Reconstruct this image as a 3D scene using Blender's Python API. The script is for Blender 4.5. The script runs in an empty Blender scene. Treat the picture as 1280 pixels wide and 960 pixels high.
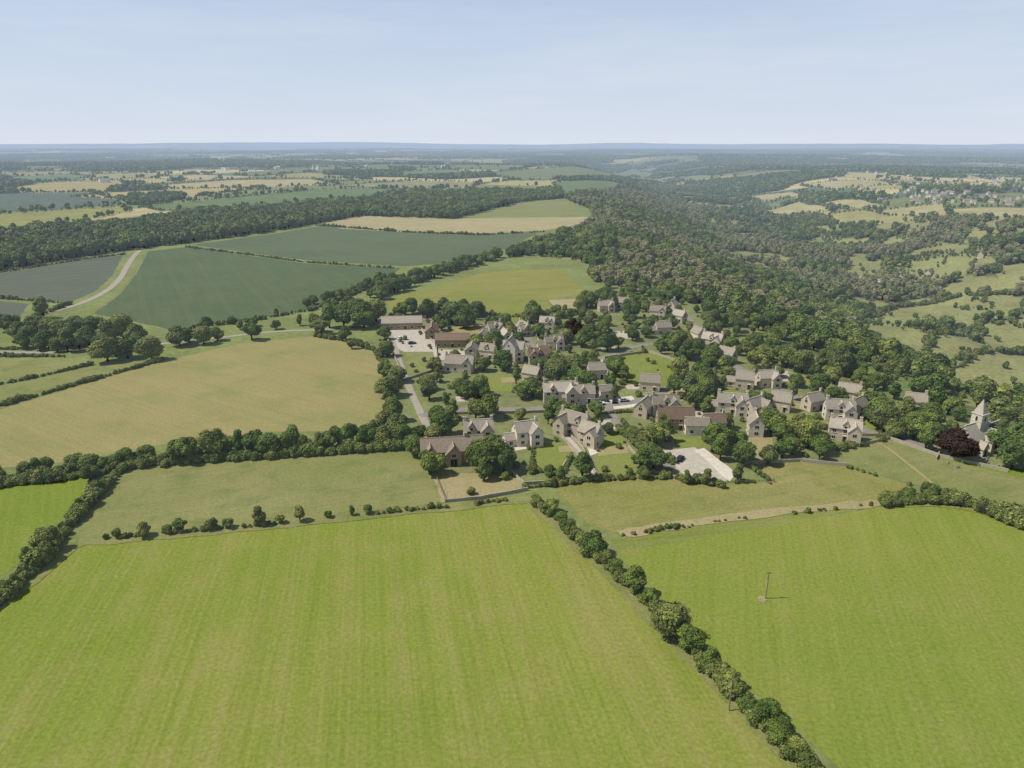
import bpy, bmesh, math, random
import numpy as np
from mathutils import Vector, Matrix
random.seed(7); rng=np.random.default_rng(7)
scene=bpy.context.scene
COL=scene.collection
# ------------------------------------------------------------------ camera
CAMH=100.0; F=881.0; P=math.radians(18.75)
cd=bpy.data.cameras.new("camera"); cam=bpy.data.objects.new("camera",cd); COL.objects.link(cam)
cam.location=(0,0,CAMH); cam.rotation_euler=(math.pi/2-P,0,0)
cd.sensor_width=36; cd.lens=F/1280*36; cd.clip_start=0.5; cd.clip_end=300000
scene.camera=cam
# ------------------------------------------------------------------ terrain
def vnoise(x,y,s,seed=0):
    x=np.asarray(x,float)/s; y=np.asarray(y,float)/s
    xi=np.floor(x); yi=np.floor(y); fx=x-xi; fy=y-yi
    fx=fx*fx*(3-2*fx); fy=fy*fy*(3-2*fy)
    def h(a,b):
        v=np.sin(a*127.1+b*311.7+seed*74.7)*43758.5453
        return v-np.floor(v)
    return (h(xi,yi)*(1-fx)+h(xi+1,yi)*fx)*(1-fy)+(h(xi,yi+1)*(1-fx)+h(xi+1,yi+1)*fx)*fy
def sstep(a,b,x):
    t=np.clip((x-a)/(b-a),0,1); return t*t*(3-2*t)
AY=[-500,150,420,700,1400,2500,4500,7000]; AX=[520,410,345,350,440,620,700,900]
def height(x,y):
    x=np.asarray(x,float); y=np.asarray(y,float)
    ax=np.interp(y,AY,AX); d=x-ax
    dep=np.interp(y,[-200,200,500,2500,5000,7000],[25,42,55,62,45,0])
    wl=np.interp(y,[0,500,2500],[195,230,420]); wr=np.interp(y,[0,500,2500],[260,340,520])
    w=np.where(d<0,wl,wr)
    z=-dep*(1-sstep(0.08,1.0,np.abs(d)/w))
    z=z+(-z/60.)*(vnoise(x,y,110,3)-.5)*26
    r=np.hypot(x,y)
    k=sstep(1900,4500,r)
    z=z+k*((vnoise(x,y,1500,5)-.55)*50+(vnoise(x,y,600,6)-.5)*16)
    k2=sstep(9000,19000,r)
    z=z+k2*(vnoise(x,y,5200,9)*130-30)+sstep(20000,32000,r)*vnoise(x,y,9000,11)*130
    return z
_ts=np.concatenate([np.geomspace(60,40000,5000)])
def site(u,v):
    x=(u-640)/F; y=-(v-480)/F
    d=np.array([x,math.cos(P)+y*math.sin(P),-math.sin(P)+y*math.cos(P)])
    X=d[0]*_ts; Y=d[1]*_ts; Z=CAMH+d[2]*_ts
    g=Z-height(X,Y)
    i=np.argmax(g<0)
    if g[i]>=0: i=len(_ts)-1
    if i==0: t=_ts[0]
    else:
        a=g[i-1]/(g[i-1]-g[i]+1e-12); t=_ts[i-1]+a*(_ts[i]-_ts[i-1])
    return (float(d[0]*t),float(d[1]*t))
def S(pts): return [site(*p) for p in pts]
def inpoly(x,y,poly):
    x=np.asarray(x);y=np.asarray(y); ins=np.zeros(x.shape,bool); n=len(poly)
    for i in range(n):
        x1,y1=poly[i];x2,y2=poly[(i+1)%n]
        if y1==y2: continue
        c=((y1>y)!=(y2>y))&(x<(x2-x1)*(y-y1)/(y2-y1)+x1)
        ins^=c
    return ins
# ------------------------------------------------------------------ materials
def nt(name):
    m=bpy.data.materials.new(name); m.use_nodes=True; t=m.node_tree
    b=t.nodes["Principled BSDF"]; b.inputs["Roughness"].default_value=.95
    b.inputs["Specular IOR Level"].default_value=.05
    return m,t,b
def N(t,ty,**k):
    n=t.nodes.new(ty)
    for a,v in k.items(): setattr(n,a,v)
    return n
def mixc(t,blend,fac,a,b):
    n=N(t,"ShaderNodeMix",data_type='RGBA',blend_type=blend)
    for i,s in ((0,fac),(6,a),(7,b)):
        if isinstance(s,(int,float)): n.inputs[i].default_value=s
        elif isinstance(s,tuple): n.inputs[i].default_value=(*s[:3],1)
        else: t.links.new(s,n.inputs[i])
    return n.outputs[2]
def mul(t,a,b):
    n=N(t,"ShaderNodeMath",operation='MULTIPLY')
    for i,s in ((0,a),(1,b)):
        if isinstance(s,(int,float)): n.inputs[i].default_value=s
        else: t.links.new(s,n.inputs[i])
    return n.outputs[0]
def maprange(t,src,a,b,c,d):
    n=N(t,"ShaderNodeMapRange"); t.links.new(src,n.inputs[0])
    for i,v in enumerate((a,b,c,d)): n.inputs[i+1].default_value=v
    return n.outputs[0]
def noise(t,vec,scale,detail=4,rough=.55):
    n=N(t,"ShaderNodeTexNoise"); n.inputs["Scale"].default_value=scale
    n.inputs["Detail"].default_value=detail; n.inputs["Roughness"].default_value=rough
    t.links.new(vec,n.inputs["Vector"]); return n.outputs["Fac"]
def grey(t,v):
    n=N(t,"ShaderNodeCombineColor")
    for i in range(3): t.links.new(v,n.inputs[i])
    return n.outputs[0]
def field_mat(name,c1,c2,c3,az=0.,stripe=.12,sp=1.2,tram=0.,patch=.012,fine=1.2,tfac=.35,tcol=None,mid=.07,mamt=.7,band=1.):
    m,t,b=nt(name); tc=N(t,"ShaderNodeTexCoord").outputs["Object"]
    pn=noise(t,tc,patch,4,.6)
    c=mixc(t,'MIX',maprange(t,pn,.38,.62,0,1),c1,c2)
    c=mixc(t,'MIX',maprange(t,noise(t,tc,mid,5,.68),.48,.72,0,mamt),c,c3)
    mp=N(t,"ShaderNodeMapping"); mp.inputs["Rotation"].default_value=(0,0,math.radians(az))
    t.links.new(tc,mp.inputs[0])
    if stripe>0:
        m2=N(t,"ShaderNodeMapping"); m2.inputs["Scale"].default_value=(1/sp,.012,1)
        t.links.new(mp.outputs[0],m2.inputs[0])
        c=mixc(t,'MULTIPLY',1.,c,grey(t,maprange(t,noise(t,m2.outputs[0],1.,3,.7),.3,.7,1-stripe,1+stripe)))
        m3=N(t,"ShaderNodeMapping"); m3.inputs["Scale"].default_value=(1/(sp*6),.012,1)
        t.links.new(mp.outputs[0],m3.inputs[0])
        f=mul(t,maprange(t,noise(t,m3.outputs[0],1.,4,.65),.45,.72,0,min(1,stripe*6*band)),maprange(t,pn,.35,.6,.25,1.))
        c=mixc(t,'MIX',f,c,c3)
    if tram>0:
        sx=N(t,"ShaderNodeSeparateXYZ"); t.links.new(mp.outputs[0],sx.inputs[0])
        w=N(t,"ShaderNodeMath",operation='PINGPONG'); t.links.new(sx.outputs[0],w.inputs[0]); w.inputs[1].default_value=tram/2
        s=N(t,"ShaderNodeMath",operation='SUBTRACT'); t.links.new(w.outputs[0],s.inputs[0]); s.inputs[1].default_value=.9
        a=N(t,"ShaderNodeMath",operation='ABSOLUTE'); t.links.new(s.outputs[0],a.inputs[0])
        c=mixc(t,'MIX',maprange(t,a.outputs[0],.15,.42,tfac,0),c,tcol or tuple(x*.6 for x in c1))
    c=mixc(t,'MULTIPLY',1.,c,grey(t,maprange(t,noise(t,tc,fine,4,.75),.25,.75,.70,1.30)))
    t.links.new(c,b.inputs["Base Color"])
    return m
def plain_mat(name,c1,c2,scale=1.,rough=.9,rand=0.):
    m,t,b=nt(name); tc=N(t,"ShaderNodeTexCoord").outputs["Object"]
    c=mixc(t,'MIX',maprange(t,noise(t,tc,scale,4,.7),.3,.7,0,1),c1,c2)
    if rand>0:
        oi=N(t,"ShaderNodeObjectInfo")
        c=mixc(t,'MULTIPLY',1.,c,grey(t,maprange(t,oi.outputs["Random"],0,1,1-rand,1+rand)))
    t.links.new(c,b.inputs["Base Color"]); b.inputs["Roughness"].default_value=rough
    return m
def leaf_mat(name,cols):
    m,t,b=nt(name)
    oi=N(t,"ShaderNodeObjectInfo"); r=N(t,"ShaderNodeValToRGB")
    el=r.color_ramp.elements
    el[0].position=0; el[0].color=(*cols[0],1); el[1].position=1; el[1].color=(*cols[-1],1)
    for i,c in enumerate(cols[1:-1]):
        e=el.new((i+1)/(len(cols)-1)); e.color=(*c,1)
    t.links.new(oi.outputs["Random"],r.inputs[0])
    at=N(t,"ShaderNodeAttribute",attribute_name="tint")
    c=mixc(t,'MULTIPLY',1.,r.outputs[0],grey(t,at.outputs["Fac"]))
    t.links.new(c,b.inputs["Base Color"]); b.inputs["Roughness"].default_value=.6
    b.inputs["Specular IOR Level"].default_value=.12
    return m
LEAF=leaf_mat("leaf_green",[(.05,.085,.014),(.10,.14,.022),(.07,.11,.018),(.13,.165,.026),(.075,.12,.022),(.18,.195,.04),(.085,.11,.03)])
LEAFH=leaf_mat("leaf_hedge",[(.07,.095,.018),(.115,.14,.028),(.155,.17,.04),(.09,.12,.024)])
LEAFB=leaf_mat("leaf_dry",[(.17,.16,.07),(.19,.175,.09),(.14,.15,.05),(.16,.17,.06)])
LEAFC=leaf_mat("leaf_copper",[(.032,.022,.018),(.04,.028,.02)])
BARK=plain_mat("bark",(.12,.10,.07),(.07,.055,.04),3)
# ------------------------------------------------------------------ mesh helper
class Part:
    def __init__(s): s.v=[];s.f=[];s.m=[]
    def add(s,v,f,m=0,M=None):
        o=len(s.v)
        if M is not None: v=[tuple(M@Vector(p)) for p in v]
        s.v+=[tuple(p) for p in v]; s.f+=[[i+o for i in q] for q in f]; s.m+=[m]*len(f)
    def box(s,c,d,m=0,M=None,rz=0):
        x,y,z=[k/2 for k in d]; R=Matrix.Rotation(rz,4,'Z')
        v=[]
        for a in (-1,1):
            for b_ in (-1,1):
                for e in (-1,1):
                    p=R@Vector((a*x,b_*y,e*z)); v.append((p.x+c[0],p.y+c[1],p.z+c[2]))
        s.add(v,[(0,1,3,2),(4,6,7,5),(0,4,5,1),(2,3,7,6),(0,2,6,4),(1,5,7,3)],m,M)
    def cyl(s,p0,p1,r0,r1,n=7,m=0):
        p0=Vector(p0);p1=Vector(p1);d=(p1-p0).normalized()
        a=d.orthogonal().normalized(); b_=d.cross(a); v=[]
        for p,r in ((p0,r0),(p1,r1)):
            for i in range(n):
                th=2*math.pi*i/n; q=p+a*math.cos(th)*r+b_*math.sin(th)*r; v.append(tuple(q))
        f=[(i,(i+1)%n,n+(i+1)%n,n+i) for i in range(n)]+[tuple(range(n))[::-1],tuple(range(n,2*n))]
        s.add(v,f,m)
    def obj(s,name,mats,parent=None,loc=(0,0,0),rz=0,link=True,smooth=False):
        me=bpy.data.meshes.new(name); me.from_pydata(s.v,[],s.f); 
        for k in mats: me.materials.append(k)
        me.polygons.foreach_set("material_index",s.m)
        if smooth: me.polygons.foreach_set("use_smooth",[True]*len(s.f))
        me.update(); o=bpy.data.objects.new(name,me); o.location=loc; o.rotation_euler=(0,0,rz)
        if link: COL.objects.link(o)
        if parent: o.parent=parent
        return o
def hz(x,y): return float(height(x,y))
# ------------------------------------------------------------------ trees
_bm=bmesh.new(); bmesh.ops.create_icosphere(_bm,subdivisions=2,radius=1); 
ICV=np.array([v.co[:] for v in _bm.verts]); ICF=np.array([[v.index for v in f.verts] for f in _bm.faces]); _bm.free()
def make_tree(name,H,R,nl,leaves,ls,seed,leafm,trunk=True,base=.18,lobr=(.34,.52),core=.78,top=1.0,ct=.45,lean=0.):
    g=np.random.default_rng(seed)
    cz=H*(base+1)/2; hz_=H*(1-base)/2
    C=[];RR=[]
    for i in range(nl):
        while True:
            p=g.uniform(-1,1,3)
            if np.linalg.norm(p)<1: break
        lr=R*g.uniform(*lobr)
        z=cz+p[2]*(hz_-lr*.75)
        k=1.0-.35*max(0,p[2])*top
        C.append([p[0]*(R-lr)*1.15*k+lean*p[2],p[1]*(R-lr)*1.15*k,z]);RR.append(lr)
    C.append([0,0,cz]);RR.append(min(R,hz_)*.66)
    C=np.array(C);RR=np.array(RR)
    n=leaves*3
    li=g.choice(len(C),n,p=RR**2/np.sum(RR**2))
    d=g.normal(size=(n,3)); d/=np.linalg.norm(d,axis=1)[:,None]
    rad=RR[li]*(1+.18*np.sin(d[:,0]*7+li)*np.cos(d[:,2]*6+li*2))
    pos=C[li]+d*(rad*g.uniform(.80,1.18,n))[:,None]*np.array([1,1,.9])
    keep=np.ones(n,bool)
    for j in range(len(C)):
        keep&=~((np.linalg.norm(pos-C[j],axis=1)<RR[j]*.78)&(li!=j))
    keep&=pos[:,2]>H*base*.8
    ix=np.where(keep)[0][:leaves]
    pos=pos[ix];d=d[ix];li=li[ix];n=len(ix)
    nrm=d+g.normal(size=(n,3))*.4+np.array([0,0,.4]); nrm/=np.linalg.norm(nrm,axis=1)[:,None]
    t1=np.cross(nrm,g.normal(size=(n,3))); t1/=np.linalg.norm(t1,axis=1)[:,None]
    t2=np.cross(nrm,t1); s=(ls*g.uniform(.5,1.3,n))[:,None]
    q=np.stack([pos-t1*s*.5-t2*s*.35,pos+t1*s*.45-t2*s*.5,pos+t1*s*.55+t2*s*.4,pos-t1*s*.35+t2*s*.5],1).reshape(-1,3)
    V=[q];Fs=[list(range(4*i,4*i+4)) for i in range(n)]
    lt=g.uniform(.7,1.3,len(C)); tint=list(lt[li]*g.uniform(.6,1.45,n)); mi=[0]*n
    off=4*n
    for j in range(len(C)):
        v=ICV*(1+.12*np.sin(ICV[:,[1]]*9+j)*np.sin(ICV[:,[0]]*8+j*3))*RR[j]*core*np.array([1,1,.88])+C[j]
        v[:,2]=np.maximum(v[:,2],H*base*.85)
        V.append(v); Fs+= (ICF+off).tolist(); off+=len(v); tint+=[ct]*len(ICF); mi+=[0]*len(ICF)  # crown cores tinted darker: inner shade painted into the leaf colour
    V=np.concatenate(V).tolist()
    if trunk:
        p=Part(); tr=H*.03
        p.cyl((0,0,-.5),(0,0,H*base*1.1),tr*1.3,tr,8,1); p.cyl((0,0,H*base*1.1),(0,0,cz),tr,tr*.5,7,1)
        for i in range(5):
            a=i*1.26+seed; p.cyl((0,0,H*base*(.9+.1*i)),(math.cos(a)*R*.6,math.sin(a)*R*.6,cz+(i%3-1)*H*.1),tr*.55,tr*.15,5,1)
        V+=p.v; Fs+=[[k+off for k in f] for f in p.f]; tint+=[1.]*len(p.f); mi+=[1]*len(p.f)
    me=bpy.data.meshes.new(name); me.from_pydata(V,[],Fs)
    me.materials.append(leafm); me.materials.append(BARK)
    me.polygons.foreach_set("material_index",mi)
    a=me.attributes.new("tint",'FLOAT','FACE'); a.data.foreach_set("value",tint)
    me.update(); return me
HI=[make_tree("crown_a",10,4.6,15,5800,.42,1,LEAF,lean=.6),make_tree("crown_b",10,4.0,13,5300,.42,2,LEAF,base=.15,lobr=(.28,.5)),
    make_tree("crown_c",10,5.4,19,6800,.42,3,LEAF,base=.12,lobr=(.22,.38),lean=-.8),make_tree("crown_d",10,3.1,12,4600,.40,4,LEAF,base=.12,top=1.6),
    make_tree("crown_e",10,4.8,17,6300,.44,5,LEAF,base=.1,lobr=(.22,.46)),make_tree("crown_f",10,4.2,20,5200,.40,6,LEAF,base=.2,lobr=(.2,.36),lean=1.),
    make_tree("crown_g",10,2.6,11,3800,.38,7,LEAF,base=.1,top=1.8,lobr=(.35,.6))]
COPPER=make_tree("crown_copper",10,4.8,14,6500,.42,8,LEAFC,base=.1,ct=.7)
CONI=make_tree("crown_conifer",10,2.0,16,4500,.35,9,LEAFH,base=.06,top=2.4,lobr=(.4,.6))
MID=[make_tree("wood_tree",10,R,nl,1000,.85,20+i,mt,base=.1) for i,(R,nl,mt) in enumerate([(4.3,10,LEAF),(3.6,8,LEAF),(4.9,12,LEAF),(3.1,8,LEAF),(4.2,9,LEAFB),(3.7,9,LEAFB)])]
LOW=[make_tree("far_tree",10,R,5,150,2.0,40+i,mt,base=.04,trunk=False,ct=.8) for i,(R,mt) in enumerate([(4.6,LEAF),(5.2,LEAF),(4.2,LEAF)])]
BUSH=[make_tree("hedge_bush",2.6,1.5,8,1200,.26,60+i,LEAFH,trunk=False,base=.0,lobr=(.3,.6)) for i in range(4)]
BUSHM=[make_tree("hedge_bush_mid",2.6,1.5,5,350,.5,70+i,LEAFH,trunk=False,base=.0,lobr=(.35,.6)) for i in range(3)]
def proto(name,meshes):
    c=bpy.data.collections.new(name)
    for i,m in enumerate(meshes):
        o=bpy.data.objects.new("%s_%02d"%(name,i),m); c.objects.link(o)
    return c
PC={k:proto(k,v) for k,v in (("p_mid",MID),("p_low",LOW),("p_bush",BUSH),("p_bushm",BUSHM))}
NG={}
def ginst(kind):
    if kind in NG: return NG[kind]
    g=bpy.data.node_groups.new("scatter_"+kind,'GeometryNodeTree')
    g.interface.new_socket("Geometry",in_out='INPUT',socket_type='NodeSocketGeometry')
    g.interface.new_socket("Geometry",in_out='OUTPUT',socket_type='NodeSocketGeometry')
    gi=g.nodes.new("NodeGroupInput");go=g.nodes.new("NodeGroupOutput")
    ci=g.nodes.new("GeometryNodeCollectionInfo"); ci.inputs["Collection"].default_value=PC[kind]
    ci.inputs["Separate Children"].default_value=True; ci.inputs["Reset Children"].default_value=True
    ip=g.nodes.new("GeometryNodeInstanceOnPoints"); ip.inputs["Pick Instance"].default_value=True
    def na(n,ty):
        a=g.nodes.new("GeometryNodeInputNamedAttribute"); a.data_type=ty; a.inputs["Name"].default_value=n
        return [o for o in a.outputs if o.enabled and o.name=="Attribute"][0]
    L=g.links.new
    L(gi.outputs[0],ip.inputs["Points"]); L(ci.outputs[0],ip.inputs["Instance"])
    L(na("idx",'INT'),ip.inputs["Instance Index"]); L(na("rot",'FLOAT_VECTOR'),ip.inputs["Rotation"]); L(na("scl",'FLOAT_VECTOR'),ip.inputs["Scale"])
    L(ip.outputs[0],go.inputs[0]); NG[kind]=g; return g
def scatter(name,kind,P3,scl,idx):
    P3=np.asarray(P3,float); n=len(P3)
    if n==0: return
    me=bpy.data.meshes.new(name); me.from_pydata(P3.tolist(),[],[])
    a=me.attributes.new("idx",'INT','POINT'); a.data.foreach_set("value",np.asarray(idx,np.int32))
    rot=np.zeros((n,3)); rot[:,2]=rng.uniform(0,6.28,n)
    a=me.attributes.new("rot",'FLOAT_VECTOR','POINT'); a.data.foreach_set("vector",rot.ravel())
    scl=np.asarray(scl,float)
    if scl.ndim==1: scl=np.stack([scl*rng.uniform(.85,1.15,n),scl*rng.uniform(.85,1.15,n),scl],1)
    a=me.attributes.new("scl",'FLOAT_VECTOR','POINT'); a.data.foreach_set("vector",scl.ravel())
    o=bpy.data.objects.new(name,me); COL.objects.link(o)
    md=o.modifiers.new("scatter",'NODES'); md.node_group=ginst(kind); return o
# ------------------------------------------------------------------ layout polygons (surveyed)
W_LEFT=S([(-250,312),(0,300),(100,288),(250,268),(400,256),(520,243),(640,241),(700,238),(705,248),(650,253),(570,274),(450,270),(395,280),(330,291),(250,302),(130,317),(0,339),(-250,365)])
W_VAL=S([(640,318),(700,298),(745,280),(738,262),(705,248),(760,240),(840,226),(905,236),(975,262),(1060,283),(1280,275),(1600,262),(1700,560),(1280,565),(1235,545),(1150,505),(1135,490),(1085,460),(1020,445),(960,440),(920,415),(880,392),(830,372),(740,352),(735,337),(722,325)])
MEAD=[S(p) for p in ([(1112,328),(1165,302),(1225,306),(1250,332),(1190,349),(1118,354)],
 [(1058,405),(1100,385),(1180,368),(1290,372),(1260,396),(1180,402),(1130,436),(1075,428)],
 [(1145,430),(1200,405),(1300,395),(1380,440),(1300,482),(1195,496),(1155,470)],
 [(1030,447),(1100,455),(1142,475),(1135,498),(1090,484),(1038,467)],
 [(1235,335),(1330,325),(1340,350),(1255,354)],[(1055,338),(1100,324),(1112,343),(1075,353)],[(985,300),(1030,292),(1070,298),(1010,311)],[(1090,300),(1130,292),(1150,300),(1105,312)])]
RFLD=[S(p) for p in ([(895,264),(1000,252),(1060,262),(965,268)],[(1085,264),(1180,255),(1185,272),(1130,270)],[(1185,262),(1300,260),(1300,274),(1195,274)],[(1010,256),(1080,250),(1110,257),(1060,261)],[(1000,232),(1100,226),(1130,232),(1040,238)],[(930,246),(990,240),(1010,246),(950,252)])]
FARF=[(S(p),c) for p,c in (
 ([(-200,275),(0,268),(150,258),(165,264),(100,276),(0,290),(-200,305)],(.20,.20,.055)),
 ([(-200,248),(0,242),(110,240),(150,250),(140,257),(0,266),(-200,272)],(.075,.10,.07)),
 ([(0,236),(60,228),(150,226),(160,234),(130,241),(0,240)],(.27,.23,.09)),
 ([(90,246),(150,240),(230,236),(330,235),(250,246),(160,250)],(.30,.25,.10)),
 ([(175,258),(260,250),(400,237),(530,236),(500,243),(400,251),(280,262),(200,264)],(.10,.14,.048)),
 ([(180,233),(290,225),(390,224),(420,230),(330,235),(220,236)],(.31,.26,.12)),
 ([(600,217),(700,209),(790,210),(825,219),(730,224),(650,226)],(.12,.15,.06)),
 ([(690,229),(760,226),(790,234),(745,243),(700,240)],(.10,.14,.055)),
 ([(400,233),(520,226),(600,228),(590,235),(500,235)],(.20,.19,.09)),
 ([(470,217),(560,212),(600,216),(520,222)],(.10,.15,.06)),
 ([(0,222),(90,218),(120,222),(30,228)],(.10,.15,.06)),
)]
VIL=S([(470,400),(560,383),(640,395),(700,392),(740,375),(760,358),(860,375),(930,410),(1010,440),(1060,462),(1130,500),(1180,520),(1300,545),(1300,590),(1180,570),(1110,552),(1060,562),(1040,578),(940,592),(840,596),(740,602),(660,612),(560,625),(540,590),(500,555),(475,520),(480,470)])
DET=[site(u,v) for u,v in [(-900,300),(0,288),(250,262),(400,250),(640,238),(760,238),(900,238),(980,275),(1100,290),(1280,282),(2000,285),(2000,1300),(-900,1300)]]
# ------------------------------------------------------------------ ground
az=np.concatenate([np.linspace(-180,-52,40)[:-1],np.linspace(-52,52,900),np.linspace(52,180,40)[1:-1]])*math.pi/180
rr=np.concatenate([[0.5,20,45],np.geomspace(62,42000,760)])
A,Rg=np.meshgrid(az,rr); GX=(np.sin(A)*Rg); GY=(np.cos(A)*Rg); GZ=height(GX,GY)
gx=GX.ravel();gy=GY.ravel(); nv=len(gx); gcol=np.zeros((nv,3)); 
PAL=[(.13,.155,.06),(.10,.13,.055),(.16,.175,.065),(.30,.25,.11),(.22,.20,.085),(.075,.10,.065),(.34,.29,.14),(.14,.155,.055),(.26,.235,.09)]
hedges=[]
def bsp(poly,idx):
    n=len(poly); ar=0;cx=cy=0
    for i in range(n):
        x1,y1=poly[i];x2,y2=poly[(i+1)%n]; ar+=x1*y2-x2*y1; cx+=x1;cy+=y1
    ar=abs(ar)/2; cx/=n;cy/=n; r=math.hypot(cx,cy)
    if n<3 or ar<1: return
    tgt=min(1100,190+.055*r)
    if cx>500 and r<6000: tgt*=.7
    if ar<tgt*tgt*random.uniform(.8,2.2):
        k=random.random(); c=PAL[int(k*len(PAL))]; gcol[idx]=np.array(c)*random.uniform(.85,1.15); return
    best=max(range(n),key=lambda i:math.dist(poly[i],poly[(i+1)%n]))
    p=poly[best];q=poly[(best+1)%n]; tt=random.uniform(.35,.65)
    m=(p[0]+(q[0]-p[0])*tt,p[1]+(q[1]-p[1])*tt)
    a=math.atan2(q[1]-p[1],q[0]-p[0])+random.gauss(0,.12); nx,ny=math.cos(a),math.sin(a)
    A_=[];B_=[];ch=[]
    for i in range(n):
        P1=poly[i];P2=poly[(i+1)%n]
        d1=(P1[0]-m[0])*nx+(P1[1]-m[1])*ny; d2=(P2[0]-m[0])*nx+(P2[1]-m[1])*ny
        (A_ if d1<0 else B_).append(P1)
        if (d1<0)!=(d2<0):
            s=d1/(d1-d2); X=(P1[0]+(P2[0]-P1[0])*s,P1[1]+(P2[1]-P1[1])*s); A_.append(X);B_.append(X);ch.append(X)
    if len(ch)==2: hedges.append((ch[0],ch[1]))
    side=((gx[idx]-m[0])*nx+(gy[idx]-m[1])*ny)<0
    bsp(A_,idx[side]); bsp(B_,idx[~side])
allidx=np.arange(nv)
bsp([(-43000,-43000),(43000,-43000),(43000,43000),(-43000,43000)],allidx)
WOODC=np.array([.06,.08,.026])
def woodmask(x,y):
    r=np.hypot(x,y)
    m=vnoise(x*.6+300,y,520,21)*.6+vnoise(x,y,210,22)*.4
    thr=np.where((x>np.interp(y,AY,AX)-250),.57,.67)
    thr=thr-.08*sstep(3500,8000,r)
    return (m>thr)&(r>1750)
wm=woodmask(gx,gy); gcol[wm]=WOODC
det=inpoly(gx,gy,DET); gcol[det]=np.array([.155,.18,.055])
for poly,c in FARF: gcol[inpoly(gx,gy,poly)]=c
gcol[inpoly(gx,gy,W_LEFT)]=WOODC
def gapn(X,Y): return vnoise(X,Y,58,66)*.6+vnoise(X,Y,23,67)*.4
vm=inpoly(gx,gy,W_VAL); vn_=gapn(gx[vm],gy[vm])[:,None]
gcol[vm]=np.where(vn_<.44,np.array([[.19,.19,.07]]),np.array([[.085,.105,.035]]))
for i,m_ in enumerate(MEAD):
    k=inpoly(gx,gy,m_); n_=vnoise(gx[k],gy[k],18,33)[:,None]
    c0=np.array([[.11,.165,.04]]) if i==3 else np.array([[.21,.21,.078]])
    gcol[k]=c0*(1-n_*.5)+np.array([[.14,.16,.055]])*n_*.5
for m_ in RFLD: gcol[inpoly(gx,gy,m_)]=(.28,.25,.12)
gcol[inpoly(gx,gy,VIL)]=(.155,.17,.062)
gm,t,b=nt("ground"); tc=N(t,"ShaderNodeTexCoord").outputs["Object"]
at=N(t,"ShaderNodeAttribute",attribute_name="col")
c=mixc(t,'MULTIPLY',1.,at.outputs["Color"],grey(t,maprange(t,noise(t,tc,.02,4,.65),.3,.7,.8,1.2)))
c=mixc(t,'MULTIPLY',1.,c,grey(t,maprange(t,noise(t,tc,.3,4,.75),.3,.7,.72,1.28)))
c=mixc(t,'MIX',maprange(t,noise(t,tc,.09,4,.7),.52,.7,0,.35),c,(.22,.195,.10))
t.links.new(c,b.inputs["Base Color"])
nr=len(rr);nc=len(az)
I=np.arange(nr*nc).reshape(nr,nc); Ir=np.roll(I,-1,axis=1)
q=np.stack([I[:-1],I[1:],Ir[1:],Ir[:-1]],-1).reshape(-1,4)[:,::-1]
me=bpy.data.meshes.new("ground"); me.vertices.add(nv); me.vertices.foreach_set("co",np.stack([gx,gy,GZ.ravel()],1).ravel())
me.loops.add(q.size); me.loops.foreach_set("vertex_index",q.ravel().astype(np.int32))
me.polygons.add(len(q)); me.polygons.foreach_set("loop_start",np.arange(0,q.size,4,dtype=np.int32))
me.polygons.foreach_set("use_smooth",np.ones(len(q),bool)); me.update(calc_edges=True)
a=me.attributes.new("col",'FLOAT_COLOR','POINT'); a.data.foreach_set("color",np.concatenate([gcol,np.ones((nv,1))],1).ravel())
me.materials.append(gm); o=bpy.data.objects.new("ground",me); COL.objects.link(o)
# ------------------------------------------------------------------ fields
LIFT=[.012]
def sheet(name,pts,mat,wp=None):
    LIFT[0]+=.001
    pts=S(pts) if wp is None else wp
    out=[]
    for i in range(len(pts)):
        p=pts[i];q_=pts[(i+1)%len(pts)]; L=math.dist(p,q_); k=max(1,int(min(L,600)/5))
        for j in range(k):
            s=j/k; w=.0 if j==0 else .45
            out.append((p[0]+(q_[0]-p[0])*s+random.uniform(-w,w),p[1]+(q_[1]-p[1])*s+random.uniform(-w,w)))
    bm=bmesh.new(); vs=[bm.verts.new((x,y,hz(x,y)+LIFT[0])) for x,y in out]
    f=bm.faces.new(vs); 
    f.normal_update()
    if f.normal.z<0: f.normal_flip()
    bmesh.ops.triangulate(bm,faces=[f])
    m_=bpy.data.meshes.new(name); bm.to_mesh(m_); bm.free(); m_.materials.append(mat)
    o=bpy.data.objects.new(name,m_); COL.objects.link(o); return o
def resample(pts,step):
    out=[]
    for p,q_ in zip(pts[:-1],pts[1:]):
        L=math.dist(p,q_);k=max(1,int(L/step))
        out+=[(p[0]+(q_[0]-p[0])*i/k,p[1]+(q_[1]-p[1])*i/k) for i in range(k)]
    out.append(pts[-1]); return out
def smooth(pts,it=2):
    for _ in range(it):
        o=[pts[0]]
        for p,q_ in zip(pts[:-1],pts[1:]):
            o+=[(p[0]*.75+q_[0]*.25,p[1]*.75+q_[1]*.25),(p[0]*.25+q_[0]*.75,p[1]*.25+q_[1]*.75)]
        o.append(pts[-1]); pts=o
    return pts
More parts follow.
